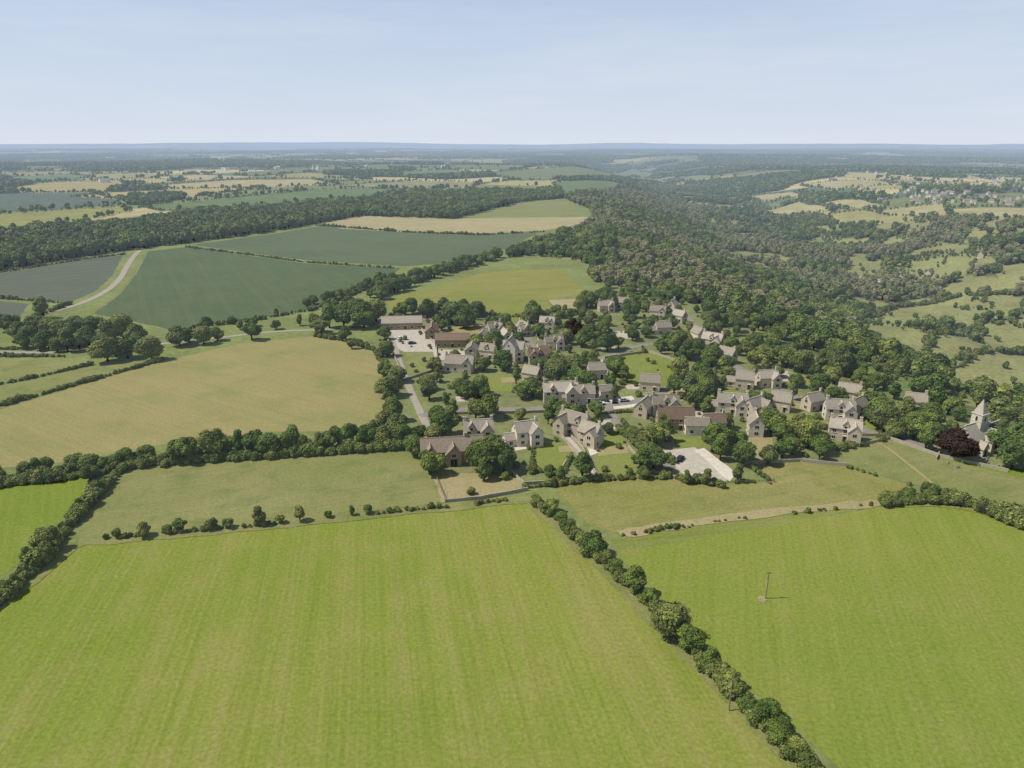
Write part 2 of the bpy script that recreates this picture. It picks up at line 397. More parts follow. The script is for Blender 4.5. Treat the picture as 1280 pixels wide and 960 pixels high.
def ribbon(name,pts,w,mat,jit=.15,px=True,step=4,sm=True):
    LIFT[0]+=.001
    pts=S(pts) if px else pts
    if sm: pts=smooth(pts)
    pts=resample(pts,step); v=[];n=len(pts)
    for i,p in enumerate(pts):
        a_=pts[max(0,i-1)];b_=pts[min(n-1,i+1)]; d=math.dist(a_,b_) or 1
        nx,ny=-(b_[1]-a_[1])/d,(b_[0]-a_[0])/d
        for s in (1,-1):
            ww=w/2*(1+random.uniform(-jit,jit)); x=p[0]+nx*ww*s;y=p[1]+ny*ww*s
            v.append((x,y,max(hz(x,y),hz(*p))+LIFT[0]))
    p_=Part(); p_.add(v,[(2*i,2*i+1,2*i+3,2*i+2) for i in range(n-1)]); return p_.obj(name,[mat])
M_near=field_mat("young_crop_grass",(.148,.190,.030),(.180,.203,.040),(.250,.215,.085),az=-11,stripe=.11,sp=.8,patch=.011,mamt=.4,tram=22,tfac=.3,tcol=(.24,.21,.08))
M_near2=field_mat("young_crop_grass_b",(.150,.192,.032),(.175,.202,.040),(.225,.208,.072),az=16,stripe=.09,sp=.9,patch=.014,mamt=.4,tram=22,tfac=.25,tcol=(.22,.205,.08),band=.7)
M_past=field_mat("pasture_grass",(.165,.175,.052),(.205,.20,.075),(.11,.14,.038),az=70,stripe=.07,patch=.02,mid=.1,mamt=.85)
M_past2=field_mat("pasture_dry",(.19,.188,.058),(.23,.208,.085),(.125,.15,.042),az=70,stripe=.07,patch=.02,mid=.1,mamt=.75)
M_green=field_mat("bright_grass",(.135,.185,.03),(.155,.195,.035),(.19,.2,.05),az=-30,stripe=.08)
M_hay=field_mat("hay_field",(.225,.20,.074),(.25,.214,.088),(.165,.178,.054),az=-58,stripe=.07,sp=2.,patch=.012,mid=.045,mamt=.7)
M_wheat=field_mat("green_wheat",(.066,.095,.042),(.076,.104,.045),(.10,.12,.05),az=-28,stripe=.07,sp=2.5,tram=24,tfac=.4,tcol=(.12,.13,.06),mamt=.5)
M_wheat2=field_mat("green_wheat_b",(.076,.105,.052),(.086,.112,.055),(.11,.125,.06),az=-60,stripe=.07,sp=2.5,tram=24,tfac=.35,tcol=(.125,.135,.07),mamt=.5)
M_dark=field_mat("dark_crop",(.088,.102,.068),(.078,.094,.06),(.105,.115,.07),az=55,stripe=.12,sp=3,tram=18,tcol=(.13,.135,.09))
M_tan=field_mat("stubble",(.32,.27,.145),(.29,.25,.125),(.24,.22,.10),az=80,stripe=.1,sp=3)
M_ol=field_mat("olive_pasture",(.165,.175,.06),(.19,.19,.075),(.14,.16,.05),az=75,stripe=.1,sp=3,mamt=.5)
M_lawn=field_mat("lawn",(.15,.185,.045),(.17,.195,.052),(.21,.2,.08),az=20,stripe=.06,sp=2)
M_dry=field_mat("dry_grass",(.30,.25,.14),(.26,.225,.11),(.2,.185,.08),stripe=0,mid=.2)
M_grav=plain_mat("gravel",(.45,.41,.34),(.31,.28,.23),.5)
M_pale=plain_mat("pale_gravel",(.58,.53,.45),(.43,.39,.32),.6)
M_track=plain_mat("track_surface",(.33,.30,.24),(.25,.23,.19),.5)
M_tar=plain_mat("lane_surface",(.24,.225,.195),(.18,.165,.145),.5)
sheet("crop_field",[(93,682),(180,668),(330,660),(470,645),(600,632),(664,625),(705,664),(760,712),(830,785),(900,855),(980,935),(1085,1035),(1280,1290),(-700,1290),(-260,960),(0,762)],M_near)
sheet("crop_field",[(772,693),(800,687),(900,668),(1000,651),(1108,632),(1190,628),(1280,655),(1500,725),(1700,860),(1600,1200),(1300,1200),(1050,960),(930,855),(850,770),(800,722)],M_near2)
sheet("crop_field",[(764,675),(900,650),(1108,630),(1000,651),(900,668),(800,687),(775,694)],field_mat("headland",(.145,.175,.04),(.165,.185,.048),(.215,.195,.075),az=80,stripe=.12,sp=1))
sheet("pasture_field",[(97,673),(128,625),(158,583),(250,577),(400,567),(505,559),(520,575),(545,605),(556,628),(470,638),(330,655),(180,668)],M_past)
sheet("grass_field",[(-300,628),(0,606),(112,592),(100,625),(45,685),(0,722),(-300,890)],M_green)
sheet("hay_field",[(-200,560),(0,512),(100,482),(200,452),(300,430),(395,420),(432,424),(470,438),(487,470),(485,520),(455,538),(330,540),(200,556),(100,575),(0,585),(-200,600)],M_hay)
sheet("grass_field",[(-200,450),(0,447),(60,447),(118,451),(60,466),(0,475),(-200,492)],M_past)
sheet("grass_field",[(-200,522),(-200,500),(0,484),(110,458),(180,451),(100,475),(0,500)],M_past)
sheet("wheat_field",[(118,392),(150,368),(172,340),(185,314),(232,309),(380,329),(500,336),(478,352),(390,386),(310,400),(215,412)],M_wheat)
sheet("wheat_field",[(240,306),(330,294),(400,283),(480,288),(580,294),(672,291),(640,308),(590,326),(505,333),(380,325),(280,314)],M_wheat2)
sheet("crop_field",[(-200,362),(0,342),(90,326),(154,319),(140,345),(118,365),(88,378),(0,370),(-200,376)],M_dark)
sheet("crop_field",[(-200,385),(0,376),(36,380),(22,400),(0,404),(-200,410)],M_dark)
sheet("stubble_field",[(395,281),(450,269),(570,273),(735,271),(737,279),(680,288),(600,292),(500,290),(430,286)],M_tan)
sheet("pasture_field",[(575,272),(612,258),(645,251),(698,249),(737,268)],M_ol)
sheet("pasture_field",[(484,376),(540,360),(600,342),(650,337),(706,338),(732,366),(690,374),(700,391),(640,392),(600,395),(560,389),(490,400)],field_mat("village_paddock",(.165,.185,.055),(.195,.198,.07),(.225,.21,.085),az=70,stripe=.12,sp=4,mamt=.5))
sheet("dry_paddock",[(684,375),(729,373),(738,390),(700,394)],M_tan)
sheet("pasture_field",[(690,607),(740,600),(840,594),(890,606),(965,603),(937,586),(1000,578),(1060,584),(1135,606),(1105,626),(900,648),(775,668),(735,655)],M_past2)
sheet("pasture_field",[(1045,566),(1065,558),(1112,549),(1175,573),(1280,598),(1450,640),(1450,700),(1280,645),(1195,618),(1130,602)],M_past)
sheet("pasture_field",[(1450,640),(1280,598),(1175,573),(1300,590),(1600,640)],M_green)
sheet("lawn",[(757,448),(810,441),(852,455),(840,478),(790,486),(758,468)],M_lawn)
sheet("lawn",[(668,556),(700,552),(712,570),(706,588),(668,588)],M_lawn)
sheet("dry_paddock",[(545,592),(640,590),(658,612),(600,622),(557,627)],M_dry)
sheet("dry_paddock",[(930,548),(966,545),(970,572),(935,575)],M_dry)
sheet("lawn",[(560,410),(600,405),(610,425),(570,432)],M_dry)
sheet("lawn",[(740,545),(778,540),(790,572),(748,580)],M_lawn)
sheet("garden_bed",[(745,560),(782,556),(786,566),(748,570)],M_dry)
sheet("lawn",[(600,392),(640,385),(660,400),(620,405)],M_lawn)
sheet("lawn",[(960,520),(1000,518),(1010,540),(970,545)],M_lawn)
sheet("lawn",[(745,580),(785,570),(800,590),(752,598)],M_lawn)
sheet("lawn",[(1000,495),(1035,492),(1040,505),(1005,510)],M_dry)
sheet("lawn",[(890,485),(930,490),(925,503),(885,500)],M_lawn)
sheet("lawn",[(508,436),(534,433),(540,462),(510,468)],M_past)
sheet("lawn",[(590,470),(640,468),(640,490),(590,490)],M_lawn)
sheet("lawn",[(840,545),(880,548),(885,560),(845,558)],M_lawn)
sheet("lawn",[(1080,518),(1105,516),(1110,535),(1085,537)],M_lawn)
sheet("car_park",[(828,563),(868,559),(912,590),(905,606),(880,602),(848,590)],M_grav)
sheet("car_park",[(868,563),(880,560),(920,592),(912,602)],M_pale)
sheet("farm_yard",[(478,408),(525,404),(548,430),(545,440),(505,440),(488,432)],M_grav)
sheet("farm_yard",[(540,437),(590,437),(590,448),(545,450)],M_grav)
sheet("gravel_drive",[(735,500),(790,495),(800,508),(745,514)],M_pale)
sheet("gravel_drive",[(620,545),(660,540),(665,560),(630,566)],M_pale)
sheet("gravel_drive",[(820,488),(860,480),(875,495),(840,505)],M_dry)
sheet("patio",[(730,548),(742,545),(750,565),(738,570)],M_pale)
for i in range(44):
    u=random.uniform(560,1060);v=random.uniform(415,560)
    if not inpoly(np.array([site(u,v)[0]]),np.array([site(u,v)[1]]),VIL)[0]: continue
    w_=random.uniform(10,26);h_=random.uniform(5,11); sheet("garden_plot",[(u,v),(u+w_,v-h_*.2),(u+w_*1.1,v+h_),(u+w_*.1,v+h_*1.1)],random.choice([M_lawn,M_lawn,M_dry,M_grav,M_past2]))
for nm,pts,w,mt in (
 ("country_lane",[(40,395),(90,384),(128,368),(150,350),(160,330),(172,314),(185,309)],4.5,M_track),
 ("country_lane",[(-250,444),(0,440),(50,441),(110,440),(180,432),(260,424),(340,414),(420,412),(480,404)],3.4,M_track),
 ("village_lane",[(480,402),(492,430),(505,470),(525,515),(540,545),(530,560)],3,M_track),
 ("village_lane",[(480,402),(560,398),(640,402),(655,415),(668,440),(700,455),(750,450),(800,430),(850,430)],4.,M_tar),
 ("village_lane",[(790,372),(830,378),(855,390),(872,415),(890,438),(925,462),(980,490),(1030,515),(1080,540),(1170,560)],4.5,M_tar),
 ("village_lane",[(890,438),(860,470),(810,500),(760,507),(700,510),(620,512),(560,512),(525,520)],4.,M_tar),
 ("village_lane",[(760,507),(770,530),(800,560),(840,585)],3.6,M_tar),
 ("gravel_drive",[(700,540),(720,560),(742,592)],3.,M_grav),
 ("farm_track",[(545,595),(552,610),(558,628)],2.5,M_dry),
 ("footpath",[(1085,548),(1110,560),(1135,580),(1165,604)],1.0,M_dry),
 ("field_margin",[(97,679),(330,659),(470,643),(600,631),(664,624)],4,M_past),
 ("field_margin",[(775,668),(850,656),(950,642),(1040,634),(1105,628)],4,M_dry),
 ("field_margin",[(1110,632),(1190,629),(1280,656),(1400,690)],3,M_past2),
 ("field_margin",[(664,628),(705,668),(760,716),(830,788),(900,858),(980,940),(1085,1040)],3.5,M_past),
 ("field_margin",[(110,395),(145,368),(167,340),(180,314)],3.,M_past),
 ("field_margin",[(240,307),(380,327),(500,335)],7.,M_ol),
 ("field_margin",[(395,282),(500,289),(600,293),(680,289)],7,M_ol),
 ("field_margin",[(-60,795),(0,757),(93,682)],4,M_past)):
    ribbon(nm,pts,w,mt,.3 if "margin" in nm or "track" in nm else .04)
# ------------------------------------------------------------------ buildings
WALLS=[plain_mat("cotswold_stone",(.56,.475,.34),(.42,.355,.25),.9,rand=.15),plain_mat("pale_stone",(.66,.59,.46),(.52,.455,.345),.9,rand=.1),plain_mat("brown_stone",(.37,.29,.205),(.27,.215,.155),.9,rand=.1)]
def roof_mat(name,c1,c2):
    m,t,b=nt(name); tc=N(t,"ShaderNodeTexCoord").outputs["Object"]
    br=N(t,"ShaderNodeTexBrick"); t.links.new(tc,br.inputs[0]); br.inputs["Scale"].default_value=1.6
    br.inputs["Color1"].default_value=(*c1,1); br.inputs["Color2"].default_value=(*c2,1); br.inputs["Mortar"].default_value=(*[x*.5 for x in c2],1)
    c=mixc(t,'MIX',maprange(t,noise(t,tc,.7,4,.7),.45,.7,0,.6),br.outputs[0],tuple(x*.6 for x in c1))
    oi=N(t,"ShaderNodeObjectInfo"); c=mixc(t,'MULTIPLY',1.,c,grey(t,maprange(t,oi.outputs["Random"],0,1,.8,1.2)))
    t.links.new(c,b.inputs["Base Color"]); return m
ROOFS=[roof_mat("stone_slate",(.33,.29,.22),(.26,.225,.175)),roof_mat("pale_slate",(.42,.37,.29),(.34,.30,.235)),roof_mat("brown_tile",(.22,.16,.12),(.17,.125,.095))]
GLASS=plain_mat("window_glass",(.02,.025,.03),(.035,.04,.045),1,rough=.15)
FRAME=plain_mat("window_stone",(.62,.56,.45),(.52,.47,.38),2); DOOR=plain_mat("door_paint",(.05,.09,.07),(.06,.07,.06),2,rough=.5)
POT=plain_mat("clay_pot",(.35,.16,.09),(.28,.13,.08),3); LEAD=plain_mat("lead",(.12,.125,.13),(.09,.09,.1),2,rough=.5)
def gable(pt,M,L,W,e,pitch,over=.3,ch=True,win=True,storeys=2,door=False,skip=()):
    s=math.tan(math.radians(pitch)); rh=e+W/2*s
    pt["walls"].add([(-L/2,-W/2,-.6),(L/2,-W/2,-.6),(L/2,W/2,-.6),(-L/2,W/2,-.6),(-L/2,-W/2,e),(L/2,-W/2,e),(L/2,W/2,e),(-L/2,W/2,e),(-L/2,0,rh),(L/2,0,rh)],
      [(0,1,5,4),(1,2,6,9,5),(2,3,7,6),(3,0,4,8,7),(4,5,9,8),(6,7,8,9)],0,M)
    o=over;th=.22;lx=L/2+.22; cs=[(-W/2-o,e-o*s+.02),(0,rh+.02),(W/2+o,e-o*s+.02),(W/2+o,e-o*s+th),(0,rh+th*1.25),(-W/2-o,e-o*s+th)]
    v=[(-lx,y,z) for y,z in cs]+[(lx,y,z) for y,z in cs]
    pt["roof"].add(v,[(0,1,4,5),(1,2,3,4),(6,11,10,7),(7,10,9,8),(0,6,7,1),(1,7,8,2),(2,8,9,3),(3,9,10,4),(4,10,11,5),(5,11,6,0)],0,M)
    pt["roof"].box((0,0,rh+th*1.25+.03),(2*lx-.02,.3,.14),1,M)
    if ch:
        for sx in ([-1,1] if L>9 else [1]):
            cx=sx*(L/2-.5); pt["chimney"].box((cx,0,rh+.35),(.85,.75,2.1),0,M); pt["chimney"].box((cx,0,rh+1.45),(1.0,.9,.16),0,M)
            for k in (-.2,.2):
                p=M@Vector((cx+k,0,rh+1.5)); pt["chimney"].cyl(p,p+Vector((0,0,.5)),.13,.1,6,1)
    if win:
        def w1(x,y,z,ax,ww=1.1,hh=1.1):
            if ax=='y': 
                sg=1 if y>0 else -1
                pt["windows"].box((x,y,z),(ww+.36,.08,hh+.36),0,M); pt["windows"].box((x,y+sg*.01,z),(ww,.1,hh),1,M); pt["windows"].box((x,y+sg*.02,z),(.1,.12,hh),0,M)
                pt["windows"].box((x,y+sg*.05,z-hh/2-.22),(ww+.5,.18,.1),0,M)
            else:
                sg=1 if x>0 else -1
                pt["windows"].box((x,y,z),(.08,ww+.36,hh+.36),0,M); pt["windows"].box((x+sg*.01,y,z),(.1,ww,hh),1,M); pt["windows"].box((x+sg*.02,y,z),(.12,.1,hh),0,M)
        n=max(1,int(L/3.3))
        for sg in (-1,1):
            for i in range(n):
                x=(i+.5)/n*L-L/2
                for st in range(storeys):
                    z=1.4+st*2.5
                    if z+.7>e: break
                    if st==0 and door and sg==-1 and i==n//2:
                        pt["door"].box((x,-W/2-.01,1.05),(1.0,.1,2.1),0,M); pt["door"].box((x,-W/2-.25,2.35),(1.5,.6,.12),1,M); continue
                    if (sg,i) in skip: continue
                    w1(x,sg*W/2,z,'y')
            for st in range(storeys):
                if not('endm' in skip and sg<0): w1(sg*L/2,0,1.4+st*2.5,'x',1.3)
            if rh-e>2.6: w1(sg*L/2,0,e+.9,'x',.7,.9)
BX=[]
def finish(name,pt,loc,rz,wall,roof):
    e=bpy.data.objects.new(name,None); COL.objects.link(e); e.location=loc; e.rotation_euler=(0,0,rz); e.empty_display_size=2
    mats={"walls":[wall],"roof":[roof,wall],"chimney":[wall,POT],"windows":[FRAME,GLASS],"door":[DOOR,FRAME],"trim":[FRAME,LEAD]}
    for k,p in pt.items():
        if p.v: p.obj(k,mats.get(k,[wall]),parent=e)
    return e
def house(u,v,L=11,W=6.5,e=5.0,rot=0,wing=0,kind=0,roof=0,name="stone_cottage",dorm=0,pitch=46,storeys=2,ch=True,lean=False):
    L*=.95;W*=.93
    if e<3.95: ch=False; name="farm_building" if name=="stone_cottage" else name; pitch=38
    x,y=site(u,v); z=hz(x,y); BX.append((x,y,max(L,W)/2+.8)); pt={k:Part() for k in ("walls","roof","chimney","windows","door","trim")}
    I4=Matrix.Identity(4); n=max(1,int(L/3.3)); skip=set(); wx=L*.28
    if wing:
        i=int((wing/abs(wing)*wx+L/2)/L*n); skip={(-1,i)}
    gable(pt,I4,L,W,e,pitch,win=True,door=True,skip=skip,storeys=storeys,ch=ch)
    if wing:
        sg=wing/abs(wing); D=W/2+abs(wing)
        M=Matrix.Translation((sg*wx,-D/2,0))@Matrix.Rotation(-math.pi/2,4,'Z')
        gable(pt,M,D,W*.8,e-.15,pitch,ch=False,skip={'endm'},storeys=storeys)
    for i in range(dorm):
        dx=(i+.5)/dorm*L-L/2
        if wing and abs(dx-wing/abs(wing)*wx)<W*.45: continue
        M=Matrix.Translation((dx,-W/2+1.2,e-1.6))@Matrix.Rotation(-math.pi/2,4,'Z')
        gable(pt,M,2.44,1.9,3.0,50,over=.2,ch=False,win=False)
        pt["windows"].box((dx,-W/2-.02,e+.55),(1.1,.09,1.0),0); pt["windows"].box((dx,-W/2-.03,e+.55),(.85,.1,.8),1)
    if lean:
        M=Matrix.Translation((-L/2-1.9,0,0)); gable(pt,M,3.8,W*.75,2.6,pitch-6,ch=False,storeys=1,skip={'endm'})
    return finish(name,pt,(x,y,z),math.radians(rot),WALLS[kind],ROOFS[roof])
HL=[ # u,v,L,W,e,rot,wing,kind,roof,dorm
(598,549,11,6,4.6,8,2,0,0,2),(657,553,9,6,5.2,20,2.5,1,1,1),
(718,541,12,6.5,5.,-38,-3,0,0,2),(738,553,8,6,4.6,-38,2,0,1,0),
(700,500,15,6.5,4.8,6,3,0,1,2),(728,502,10,5.8,4.4,2,0,0,0,1),(756,497,6,5,3.6,15,0,1,0,0),
(566,432,19,7.5,3.9,2,0,2,2,0),(590,444,12,6.5,3.8,88,0,0,0,0),(575,463,14,6.5,4.2,-8,2,0,0,0),
(503,410,24,8.5,3.9,5,0,2,1,0),(540,420,14,7.5,3.8,95,0,2,2,0),(603,427,7,5.5,3.8,80,0,0,0,0),
(618,418,9,5.6,4.4,30,2,0,0,1),(610,447,8,5.6,4.4,-20,0,0,0,1),(655,418,10,5.6,4.4,-60,2,0,0,1),(684,411,9,5.6,4.4,-12,2,0,1,1),
(692,436,10,5.6,4.4,10,2,0,0,1),(674,453,11,6,4.4,4,-2,0,2,1),(632,428,8,5.6,4.4,-70,0,0,1,0),
(757,389,10,5.6,4.2,10,2,0,0,0),(778,385,8,5.4,4.2,-20,0,0,1,0),
(822,396,10,5.6,4.2,-20,2,0,0,0),(840,388,8,5.5,4.2,60,0,1,1,0),(849,402,8,5.5,4.2,-50,0,0,1,0),(828,417,9,5.5,4.2,10,0,0,0,0),
(872,425,8,5.5,4.4,-70,0,0,1,0),(890,434,11,6,4.8,-35,2,0,1,1),(908,452,9,5.6,4.4,-50,0,0,0,0),
(830,516,11,6,4.6,4,2,0,0,1),(804,519,8,5.6,4.2,60,0,0,0,0),(843,534,14,7,4.6,-3,0,2,2,0),(870,541,9,5.6,3.8,-3,0,1,0,0),
(914,515,12,6,4.8,-12,3,1,1,1),(942,520,9,6,4.8,35,2,0,1,1),(891,539,8,5.5,4.2,5,0,0,2,0),(943,542,7,5.5,4.8,80,0,1,0,0),
(930,484,8,5.6,4.4,-20,0,0,0,0),(958,482,9,5.6,4.4,10,2,0,1,0),(975,512,8,5.5,4.4,-30,0,0,0,0),
(1047,523,11,6,4.8,-10,3,1,1,1),(1070,519,8,5.6,4.6,40,0,0,0,0),(1060,500,9,5.6,4.4,-30,0,0,1,0),(1054,549,11,5.6,5.0,-22,3,0,1,1),
(1142,512,8,5.6,4.2,-20,0,0,0,0),(745,472,8,5.6,4.4,10,0,0,0,0),(812,487,9,5.6,4.2,-15,0,0,0,0),(665,476,8,5.6,4.2,-30,0,0,1,0),(1015,511,8,5.5,4.2,25,0,0,0,0),
]
for i,h in enumerate(HL):
    house(h[0],h[1],h[2],h[3],h[4],h[5],h[6],h[7],h[8],dorm=h[9],lean=(i%4==1))
def manor(u,v):
    x,y=site(u,v); BX.append((x,y,7)); pt={k:Part() for k in ("walls","roof","chimney","windows","door","trim")}
    gable(pt,Matrix.Identity(4),7,6.5,8,52,storeys=3,skip=())
    gable(pt,Matrix.Translation((3.,-1.,0))@Matrix.Rotation(math.pi/2,4,'Z'),10,5.,6.5,50,ch=False)
    finish("manor_house",pt,(x,y,hz(x,y)),math.radians(75),WALLS[1],ROOFS[1])
manor(638,452)
def barn(u,v):
    x,y=site(u,v); BX.append((x,y,13)); pt={k:Part() for k in ("walls","roof","chimney","windows","door","trim")}
    gable(pt,Matrix.Identity(4),21,8,4.6,40,ch=False,storeys=2,skip={(-1,i) for i in range(7)})
    for dx in (-7.6,0,7.6):
        gable(pt,Matrix.Translation((dx,-3.6,0))@Matrix.Rotation(-math.pi/2,4,'Z'),4.6,5.0,4.2,46,ch=False,skip={'endm'},storeys=2)
        pt["door"].box((dx,-5.9,1.3),(2.2,.12,2.6),0)
    pt["chimney"].box((4.5,0,8.5),(.9,.8,2),0)
    finish("stone_barn",pt,(x,y,hz(x,y)),math.radians(9),WALLS[2],roof_mat("barn_tile",(.28,.23,.175),(.22,.18,.14)))
barn(566,574)
def church(u,v):
    x,y=site(u,v); BX.append((x,y,10)); pt={k:Part() for k in ("walls","roof","chimney","windows","door","trim")}
    gable(pt,Matrix.Identity(4),14,7,5,52,ch=False,win=False)
    gable(pt,Matrix.Translation((10.5,0,0)),7,5.5,4,52,ch=False,win=False)
    gable(pt,Matrix.Translation((-3,-4.6,0))@Matrix.Rotation(-math.pi/2,4,'Z'),3.2,3,2.8,52,ch=False,win=False)
    gable(pt,Matrix.Translation((2.5,-3.8,0))@Matrix.Rotation(-math.pi/2,4,'Z'),5.,5,4.6,54,ch=False,win=False)
    T=(1.0,0); pt["walls"].box((T[0],0,6.2),(3.6,3.6,13.4)); pt["walls"].box((T[0],0,12.85),(4.0,4.0,.3)); pt["walls"].box((T[0],0,10.2),(3.8,3.8,.2))
    pt["roof"].add([(T[0]-1.7,-1.7,13.01),(T[0]+1.7,-1.7,13.01),(T[0]+1.7,1.7,13.01),(T[0]-1.7,1.7,13.01),(T[0],0,18.)],[(0,1,4),(1,2,4),(2,3,4),(3,0,4)])
    pt["trim"].box((T[0],0,18.4),(.08,.08,1.4),1); pt["trim"].box((T[0],0,18.7),(.6,.07,.07),1)
    def lancet(px,py,z,ax,h=2.2,w=.7,sx=1):
        P_=pt["windows"]
        prof=[(-w/2,0),(w/2,0),(w/2,h*.65),(0,h),(-w/2,h*.65)]
        for mi,k,dd in ((0,1.35,.05),(1,1.,.09)):
            s=(1 if py>0 else -1) if ax=='y' else sx
            if ax=='y': a=[(px+q*k,py-s*.05,z-(k-1)*.5+r*k) for q,r in prof]; b_=[(p[0],py+s*dd,p[2]) for p in a]
            else: a=[(px-s*.05,py+q*k,z-(k-1)*.5+r*k) for q,r in prof]; b_=[(px+s*dd,p[1],p[2]) for p in a]
            P_.add(a+b_,[(0,1,2,3,4),(9,8,7,6,5)]+[(i,5+i,5+(i+1)%5,(i+1)%5) for i in range(5)],mi)
    for q in (-5,5.8):
        for sy in (-3.5,3.5): lancet(q,sy,1.7,'y')
    for q in (8.8,11.8):
        for sy in (-2.75,2.75): lancet(q,sy,1.5,'y',1.9)
    lancet(14,0,1.6,'x',3,1.6); lancet(-7,0,1.6,'x',3,1.4,-1); lancet(2.5,-6.3,1.5,'y',2.6,1.4)
    for sy in (-1.8,1.8): lancet(T[0],sy,10.4,'y',1.9,.7)
    lancet(T[0]-1.8,0,10.4,'x',1.9,.7,-1); lancet(T[0]+1.8,0,10.4,'x',1.9,.7,1)
    for q in (-6.8,-2.3,6.8):
        for sy in (-3.8,3.8): pt["walls"].box((q,sy,1.6),(.6,.8,4.2))
    pt["door"].box((-3,-6.25,1.1),(1.2,.1,2.2))
    finish("church",pt,(x,y,hz(x,y)),math.radians(28),plain_mat("church_stone",(.58,.53,.43),(.43,.39,.32),.9),ROOFS[1])
    st=plain_mat("gravestone",(.4,.38,.33),(.25,.25,.22),2)
    g=Part()
    for i in range(26):
        gx_=x+random.uniform(-16,16); gy_=y-random.uniform(7,17); h=random.uniform(.7,1.2)
        g.box((gx_,gy_,hz(gx_,gy_)+h/2),(.6,.14,h)); g.cyl((gx_,gy_-.067,hz(gx_,gy_)+h),(gx_,gy_+.067,hz(gx_,gy_)+h),.297,.297,10)
    g.obj("gravestones",[st])
church(1214,560)
WH=plain_mat("white_render",(.78,.76,.70),(.66,.63,.57),.9)
WALLS.append(WH)
house(1108,357,16,7,4.5,-12,3,3,1,name="white_farmhouse",dorm=0)
house(1122,352,9,6,4,20,0,3,1,name="white_farmhouse")
house(1095,356,9,6,4,-30,0,3,1,name="white_farmhouse")
dp=Part()
def dhouse(x,y,s=1.,m=0):
    z=hz(x,y); a=random.uniform(0,3.1); L=random.uniform(10,16)*s;W=7*s;e=5*s;rh=e+3.5*s
    M=Matrix.Translation((x,y,z))@Matrix.Rotation(a,4,'Z')
    dp.add([(-L/2,-W/2,-2),(L/2,-W/2,-2),(L/2,W/2,-2),(-L/2,W/2,-2),(-L/2,-W/2,e),(L/2,-W/2,e),(L/2,W/2,e),(-L/2,W/2,e),(-L/2,0,rh-.1),(L/2,0,rh-.1)],[(0,1,5,4),(1,2,6,9,5),(2,3,7,6),(3,0,4,8,7)],0,M)
    dp.add([(-L/2,-W/2-.3,e),(L/2,-W/2-.3,e),(L/2,0,rh),(-L/2,0,rh),(-L/2,W/2+.3,e),(L/2,W/2+.3,e)],[(0,1,2,3),(3,2,5,4)],1,M)
for i in range(90):
    u=random.gauss(1200,60); v=random.uniform(228,258)
    if 1060<u<1400: dhouse(*site(u,v),.85)
for i in range(30): dhouse(*site(random.uniform(950,1280),random.uniform(208,232)),1.)
for q_ in ((1160,345),(1225,322),(1050,330),(1190,300)): dhouse(*site(*q_),.8)
dp.obj("distant_village_houses",[WALLS[1],ROOFS[0]])
dp=Part()
for (u,v) in [(395,212),(455,209),(487,209),(280,213),(130,228),(560,210),(345,211)]:
    for k in range(2):
        x,y=site(u+random.uniform(-6,6),v); dhouse(x,y,1.4)
dp.obj("distant_farm_buildings",[WALLS[1],ROOFS[1]])
# ------------------------------------------------------------------ walls, poles, cars, fences
M_dsw=plain_mat("dry_stone",(.42,.37,.28),(.25,.22,.17),1.8)
def wall(pts,h=1.1,w=.45,name="dry_stone_wall",mat=None):
    pts=resample(S(pts),2.5); p=Part(); n=len(pts); v=[]
    for i,q_ in enumerate(pts):
        a_=pts[max(0,i-1)];b_=pts[min(n-1,i+1)]; d=math.dist(a_,b_) or 1
        nx,ny=-(b_[1]-a_[1])/d,(b_[0]-a_[0])/d; z=hz(*q_); hh=h+random.uniform(-.08,.08)
        for s,zz in ((w/2,-.3),(w/2*.75,hh),(-w/2*.75,hh),(-w/2,-.3)): v.append((q_[0]+nx*s,q_[1]+ny*s,z+zz))
    f=[]
    for i in range(n-1):
        for k in range(3): f.append((4*i+k,4*i+k+1,4*i+k+5,4*i+k+4))
    f+=[(0,1,2,3),(4*n-1,4*n-2,4*n-3,4*n-4)]
    p.add(v,f); p.obj(name,[mat or M_dsw])
for w_ in ([(697,541),(717,562),(740,598),(690,604),(655,606),(640,592)],[(706,538),(727,560),(746,596)],[(478,406),(490,440),(505,472)],[(520,404),(545,432),(548,462),(505,476)],
  [(657,588),(700,592),(712,570)],[(785,560),(815,590),(850,600)],[(930,580),(1000,577),(1060,583)],[(1080,556),(1112,549),(1175,571),(1260,590)],[(1060,545),(1110,545)],[(853,398),(868,420),(885,442)],
  [(556,628),(600,624),(660,613)],[(700,515),(640,517),(560,518)],[(760,470),(755,448),(810,440),(853,454)],[(1170,575),(1185,545),(1250,540),(1270,575)],[(665,410),(680,440)],[(648,412),(662,444)]):
    wall(w_)
M_pole=plain_mat("pole_timber",(.26,.22,.17),(.18,.15,.12),2)
def pole(u,v,h=7.2):
    x,y=site(u,v); p=Part(); p.cyl((0,0,-.5),(0,0,h),.14,.1,8); p.box((0,0,h-.4),(1.5,.1,.12)); 
    for k in (-.65,-.25,.25,.65): p.cyl((k,0,h-.34),(k,0,h-.14),.05,.04,6)
    p.box((.0,.2,h-1.9),(.3,.25,.5)); p.obj("telegraph_pole",[M_pole],loc=(x,y,hz(x,y)),rz=random.uniform(0,1.5))
for q_ in ((957,748),(911,888),(560,415),(735,345)): pole(*q_)
sheet("bare_patch",None,M_dry,wp=[(site(953,750)[0]+1.3*math.cos(a)*random.uniform(.4,1.2),site(953,750)[1]+1.5*math.sin(a)*random.uniform(.4,1.2)) for a in np.linspace(0,6.28,14)[:-1]])
